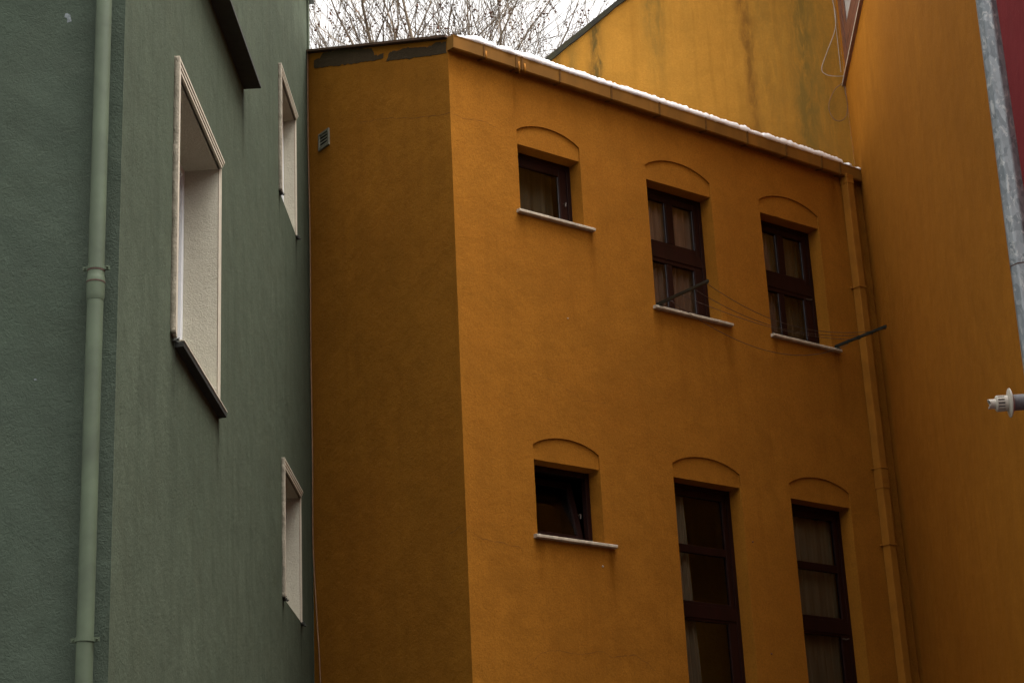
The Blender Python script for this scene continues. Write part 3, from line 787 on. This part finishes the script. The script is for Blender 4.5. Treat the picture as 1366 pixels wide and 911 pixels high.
for k, (u0, u1, z0, z1, pr, rv, jw) in enumerate(GW):
    lab = ['largest green wall window with deep cream reveal', 'upper narrow window near the orange wall', 'lower narrow window near the orange wall'][k]
    # stepped surround
    fr = MB()
    a0, b0 = u0, u1
    ww = jw*.25; gp_ = jw*.10
    for j in range(3):
        s = j*(ww+gp_); p_ = pr*(1-.12*j); zt = z1-s
        fr.box(GR, u0+s, u0+s+ww, .0, p_, z0, zt)
        fr.box(GR, u1-s-ww, u1-s, .0, min(p_, .010-.002*j), z0, zt)
        fr.box(GR, u0+s+ww, u1-s-ww, .0, p_-.0005, zt-ww, zt)
    S = fr.build('window', 'cream', gb, .003, label=lab)
    gr_ = MB()      # groove base, coloured dark as the shade under each step
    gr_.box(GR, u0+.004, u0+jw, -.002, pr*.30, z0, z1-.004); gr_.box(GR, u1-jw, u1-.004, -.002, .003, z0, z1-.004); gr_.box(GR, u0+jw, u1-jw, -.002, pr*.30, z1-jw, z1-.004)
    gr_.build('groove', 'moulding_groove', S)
    # rough near jamb flank
    fk = MB(); n = 90; vs = []; fs = []
    for i in range(n+1):
        z = z0+(z1-z0)*i/n
        for (o, e) in ((-.001, .0), (pr*.5, .0), (pr*.97, .0)):
            r_ = .010*noise.noise(Vector((z*7, o*40, k)))+.007*noise.noise(Vector((z*31, o*90, k)))
            vs.append(GR(u0-.010+r_, o+.004*noise.noise(Vector((z*9, 3, k)))*(o > 0), z))
        vs.append(GR(u0+.006, pr*.97, z)); vs.append(GR(u0+.006, -.001, z))
    for i in range(n):
        for j in range(5): fs.append((i*5+j, i*5+(j+1) % 5, (i+1)*5+(j+1) % 5, (i+1)*5+j))
    fs += [tuple(range(5)), tuple(range(n*5, n*5+5))]
    fk.add(vs, fs).build('jamb_flank', 'flank', S, smooth=True)
    # reveal lining
    ia, ib, it = u0+jw, u1-jw, z1-jw
    rl = MB()
    zb = z0
    rl.add([GR(ia, pr*.74, zb), GR(ia, rv, zb), GR(ia, rv, it), GR(ia, pr*.74, it)], [(0,1,2,3)])
    rl.add([GR(ib, .006, zb), GR(ib, rv, zb), GR(ib, rv, it), GR(ib, .006, it)], [(3,2,1,0)])
    rl.add([GR(ia, -.002, zb), GR(ib, -.002, zb), GR(ib, rv, zb), GR(ia, rv, zb)], [(0,1,2,3)])
    rl.build('reveal', 'white_render', S, recalc=False)
    so = MB().add([GR(ia, pr*.74, it), GR(ib, pr*.74, it), GR(ib, rv, it), GR(ia, rv, it)], [(3,2,1,0)])
    so.build('soffit', 'white_render' if k else 'white_render', S, recalc=False)
    # joinery at the back of the reveal
    J = ring_box(GR, ia+.002, ib-.002, zb+.002, it-.002, rv-.05, rv+.012, .07)
    J.box(GR, (ia+ib)/2-.045, (ia+ib)/2+.045, rv-.05, rv+.010, zb+.072, it-.072)
    J.build('frame', 'white_frame', S, .004)
    MB().box(GR, ia+.06, ib-.06, rv-.03, rv-.024, zb+.06, it-.06).build('pane', 'glass', S)
    MB().box(GR, ia+.01, ib-.01, rv-1.0, rv-.99, zb, it).build('room_back', 'dark', S)
    if k == 0:
        sl_ = MB(); n = 14; prof = [(-.0, 0), (.060, -.004), (.067, -.012), (.064, -.040), (.0, -.046)]
        rows = []
        for i in range(n+1):
            u = -7.33+(-5.585+7.33)*i/n
            rows.append([GR(u, o, z0-.003+dz+.002*noise.noise(Vector((u*3, o*9, 0)))) for o, dz in prof])
        vs = [p for r in rows for p in r]; fs = []
        for i in range(n):
            for j in range(5): fs.append((i*5+j, i*5+(j+1) % 5, (i+1)*5+(j+1) % 5, (i+1)*5+j))
        fs += [tuple(range(5)), tuple(range(n*5, n*5+5))]
        sl_.add(vs, fs).build('sill', 'darksill', S)
        MB().box(GR, -7.33, -5.585, .0, .071, z0-.0025, z0+.009).build('sill_cap', 'cream', S, .002)
        br_ = MB()
        for q in range(9):
            zq = z0-.035+.012*q*.5; uq = -7.44+.016*q
            br_.tube([GR(uq, .005, zq), GR(uq+.01, .035+.008*(q % 3), zq+.02*math.sin(q*2.3))], [.012, .003], 5)
        br_.build('broken_edge', 'darksoffit', S)
    else:
        for (uu, zz) in ((u0+.015, z0-.01), (u1-.06, z0-.015)):
            br_ = MB()
            for q in range(7):
                br_.tube([GR(uu+.012*q, .004, zz+.008*math.sin(q*2.1)), GR(uu+.012*q+.01, .035+.01*(q % 3), zz+.03*math.sin(q*2.3+1))], [.013, .003], 5)
            br_.build('broken_edge', 'darksoffit', S)
# dark ledge higher up
lg = MB().prism([GR(-4.437, 0, 9.90), GR(-4.437, .165, 9.90), GR(-4.437, .165, 9.935), GR(-4.437, 0, 9.945)],
                [GR(-8.6, 0, 9.90), GR(-8.6, .165, 9.90), GR(-8.6, .165, 9.935), GR(-8.6, 0, 9.945)])
lg.build('ledge', 'darksoffit', gb, label='dark projecting ledge above the large window')
# green downpipe on the front wall
gp = MB().tube([GF(-.122, .088, z) for z in (.2, 3, 6.22, 9, 13.4)], .0515, 24)
GP = gp.build('downpipe', 'downpipe_gr', gb, smooth=True)
MB().tube([GF(-.122, .088, z) for z in (5.985, 6.00, 6.02, 6.10, 6.12, 6.14, 6.16, 6.20)], [.0530, .0555, .0575, .0580, .0600, .0560, .0540, .0535], 24, False).build('collar', 'downpipe_gr', GP, smooth=True)
for z in (6.185, 6.105): MB().tube([GF(-.122, .088, z-.004), GF(-.122, .088, z+.004)], .0600 if z < 6.15 else .0555, 24).build('seal', 'rust', GP)
for z in (3.83, 6.205, 8.95, 1.5):
    c = MB().tube([GF(-.122, .088, z-.014), GF(-.122, .088, z+.014)], .0565, 24)
    c.box(GF, -.122-.085, -.122-.054, .078, .092, z-.013, z+.013); c.box(GF, -.122+.054, -.122+.085, .078, .092, z-.013, z+.013)
    c.tube([GF(-.122+.072, .066, z), GF(-.122+.072, .118, z)], .006, 6); c.tube([GF(-.122-.072, .066, z), GF(-.122-.072, .104, z)], .006, 6)
    c.box(GF, -.135, -.109, .001, .04, z-.010, z+.010)
    c.build('clamp', 'downpipe_gr', GP)
patch(GF, [(-.405, 8.105), (-.37, 8.11), (-.35, 8.10), (-.37, 8.08), (-.36, 8.05), (-.385, 8.045), (-.385, 8.07), (-.41, 8.075)], -.001, .0015, 'chip', 'paint_chip', gb, 2, .02)
patch(GF, [(-.515, 5.517), (-.50, 5.522), (-.495, 5.51), (-.51, 5.505)], -.001, .0015, 'chip', 'paint_chip', gb, 8, .01)

# ---- cables in the gap between green and orange
c1 = MB().tube(spline([SI(2.80, .03, 12.66), SI(2.81, .03, 11.5), SI(2.79, .03, 10.2), SI(2.80, .03, 8.8), SI(2.79, .03, 7.6), SI(2.80, .03, 6.6), SI(2.74, .03, 5.8), SI(2.68, .035, 5.2), SI(2.66, .03, 4.4), SI(2.68, .03, 2.5)]), .008, 6)
tag(c1.build('cable', 'cable_or', None, smooth=True), 'brown cable hanging down the shaded orange side wall next to the green building', 'cable')
c2 = MB().tube(spline([SI(2.855, .03, 12.74), SI(2.86, .02, 11.2), SI(2.85, .03, 9.5), SI(2.855, .02, 7), SI(2.85, .02, 4), SI(2.85, .02, 1)]), .011, 6)
tag(c2.build('cable', 'cable_b', None, smooth=True), 'thick black cable running down the seam between the green and orange walls', 'cable')

# ================================================================== TREES
def make_tree(x, y, H, seed, label, lean=0.0):
    rnd = random.Random(seed)
    t = thing('plane_tree', (x, y, 0), label, 'tree', 'bare plane trees behind the low roof')
    big, tw, balls, leaves = MB(), MB(), MB(), MB()
    oct_f = [(0,2,4),(2,1,4),(1,3,4),(3,0,4),(2,0,5),(1,2,5),(3,1,5),(0,3,5)]
    def ball(p, r_):
        balls.add([p+Vector(d)*r_ for d in ((1,0,0),(-1,0,0),(0,1,0),(0,-1,0),(0,0,1),(0,0,-1))], oct_f)
    def leaf(p):
        a = Vector((rnd.uniform(-1,1), rnd.uniform(-1,1), rnd.uniform(-1,.2))).normalized(); b = a.orthogonal().normalized(); c = a.cross(b)
        L = rnd.uniform(.04, .085)
        leaves.add([p, p+a*L*.5+b*L*.45, p+a*L+c*L*.15, p+a*L*.5-b*L*.4+c*L*.2], [(0,1,2),(0,2,3)])
    def grow(p, d, L, r0, lev):
        n = 5 if lev < 3 else 4
        pts = [p]; rr = [r0]; dd = d.copy()
        kids = []
        for i in range(n):
            jit = .10 if lev < 2 else .20
            dd = (dd + Vector((rnd.gauss(0, jit), rnd.gauss(0, jit), rnd.gauss(0, jit*.5)+ (.10 if lev < 4 else .05)))).normalized()
            p = p + dd*L/n; pts.append(p); rr.append(max(.0050, r0*(1-(.55 if lev < 4 else .7)*(i+1)/n)))
            kids.append((p.copy(), dd.copy(), rr[-1]))
        tgt = big if lev < 3 else tw
        tgt.tube(pts, rr, 6 if lev < 2 else (5 if lev < 3 else 3), cap=False)
        if lev >= 5:
            if rnd.random() < .62 and p.z > 12:
                q = p-Vector((0,0,rnd.uniform(.05,.14))); ball(q, rnd.uniform(.020, .031)); 
                if rnd.random() < .45: ball(q-Vector((rnd.uniform(-.03,.03),0,.06)), .018)
            if rnd.random() < .12 and p.z > 12: leaf(p)
            return
        cnt = [4, 5, 4, 3, 2][lev]
        for c in range(cnt):
            i = rnd.randint(1 if lev else 2, n-1)
            kp, kd, kr = kids[i]
            az = rnd.uniform(0, 2*math.pi); perp = kd.orthogonal().normalized(); perp = (perp*math.cos(az)+kd.cross(perp)*math.sin(az))
            ang = R(rnd.uniform(18, 38) if lev < 2 else rnd.uniform(25, 62))
            nd_ = (kd*math.cos(ang)+perp*math.sin(ang)); nd_.z += .15; nd_.normalize()
            grow(kp, nd_, L*rnd.uniform(.55, .78), kr*(rnd.uniform(.60, .80) if lev < 2 else rnd.uniform(.40, .58)), lev+1)
        grow(kids[-1][0], kids[-1][1], L*.68, kids[-1][2]*.92, lev+1)
    r0 = .36
    grow(Vector((x, y, -.1)), Vector((lean, 0, 1)).normalized(), H*.40, r0, 0)
    big.build('trunk', 'bark', t, smooth=True, recalc=False)
    tw.build('twigs', 'bark', t, recalc=False)
    if balls.v: tag(balls.build('seed_balls', 'ball', t, recalc=False), kind='stuff')
    if leaves.v: tag(leaves.build('dead_leaves', 'leaf', t, recalc=False), kind='stuff')
make_tree(-3.9, 31.0, 23, 3, 'bare plane tree nearest the green building, its branches leaning left')
make_tree(-1.6, 33.0, 24, 11, 'bare plane tree above the corner of the low orange building')
make_tree(0.6, 31.5, 23, 5, 'bare plane tree with upright branches beside the foot of the ochre gable')

# ================================================================== GROUND
gd = MB(); gd.add([Vector((-400,-400,0)), Vector((400,-400,0)), Vector((400,400,0)), Vector((-400,400,0))], [(0,1,2,3)])
tag(gd.build('ground', 'ground', None, recalc=False), kind='structure')

# ================================================================== WORLD, SUN, CAMERA
SUN_EL, SUN_AZ = R(72), R(110)        # azimuth measured from +Y towards +X
wd = bpy.data.worlds.new('World'); sc.world = wd; wd.use_nodes = True
nt = wd.node_tree; bg = nt.nodes['Background']
sky = nt.nodes.new('ShaderNodeTexSky'); sky.sky_type = 'NISHITA'; sky.sun_disc = False
sky.sun_elevation = SUN_EL; sky.sun_rotation = SUN_AZ
sky.air_density = 1.0; sky.dust_density = 6.0; sky.ozone_density = 1.0
hs = nt.nodes.new('ShaderNodeHueSaturation'); hs.inputs['Saturation'].default_value = .06
nt.links.new(sky.outputs[0], hs.inputs['Color'])
tint = nt.nodes.new('ShaderNodeMix'); tint.data_type = 'RGBA'; tint.blend_type = 'MULTIPLY'; tint.inputs[0].default_value = 1
nt.links.new(hs.outputs[0], tint.inputs[6]); tint.inputs[7].default_value = (1.0, .975, .94, 1)
tcw = nt.nodes.new('ShaderNodeTexCoord')
cl_ = ramp(nt, noise_n(nt, tcw.outputs['Generated'], 2.6, 5, .6, .4), .35, .7, .86, 1.0)
cm_ = nt.nodes.new('ShaderNodeMix'); cm_.data_type = 'RGBA'; cm_.blend_type = 'MULTIPLY'; cm_.inputs[0].default_value = 1
nt.links.new(tint.outputs[2], cm_.inputs[6]); nt.links.new(cl_, cm_.inputs[7])
nt.links.new(cm_.outputs[2], bg.inputs['Color'])
bg.inputs['Strength'].default_value = .15
sl = bpy.data.lights.new('sun', 'SUN'); sl.energy = .5; sl.angle = R(40); sl.color = (1, .95, .88)
so_ = bpy.data.objects.new('sun', sl); COL.objects.link(so_)
sv_ = Vector((math.sin(SUN_AZ)*math.cos(SUN_EL), math.cos(SUN_AZ)*math.cos(SUN_EL), math.sin(SUN_EL)))
so_.rotation_euler = sv_.to_track_quat('Z', 'Y').to_euler(); so_.location = (0, 0, 40)

from mathutils import Matrix
cam = bpy.data.cameras.new('camera'); co = bpy.data.objects.new('camera', cam); COL.objects.link(co)
cam.sensor_width = 36; cam.lens = 2516.1/1366*36; cam.clip_end = 2000; cam.clip_start = .1
p_, r_ = R(19.7168), R(-2.8248)
fwd = Vector((0, math.cos(p_), math.sin(p_))); up0 = Vector((0, -math.sin(p_), math.cos(p_))); ri0 = Vector((1, 0, 0))
ri = ri0*math.cos(r_)+up0*math.sin(r_); up = -ri0*math.sin(r_)+up0*math.cos(r_)
co.matrix_world = Matrix(((ri.x, up.x, -fwd.x, 0), (ri.y, up.y, -fwd.y, 0), (ri.z, up.z, -fwd.z, 1.6), (0, 0, 0, 1)))
sc.camera = co
sc.render.resolution_x = 1024; sc.render.resolution_y = 682
vs_ = sc.view_settings
vs_.view_transform = 'Standard'; vs_.look = 'None'; vs_.gamma = 1; vs_.exposure = 1.82; vs_.use_curve_mapping = False
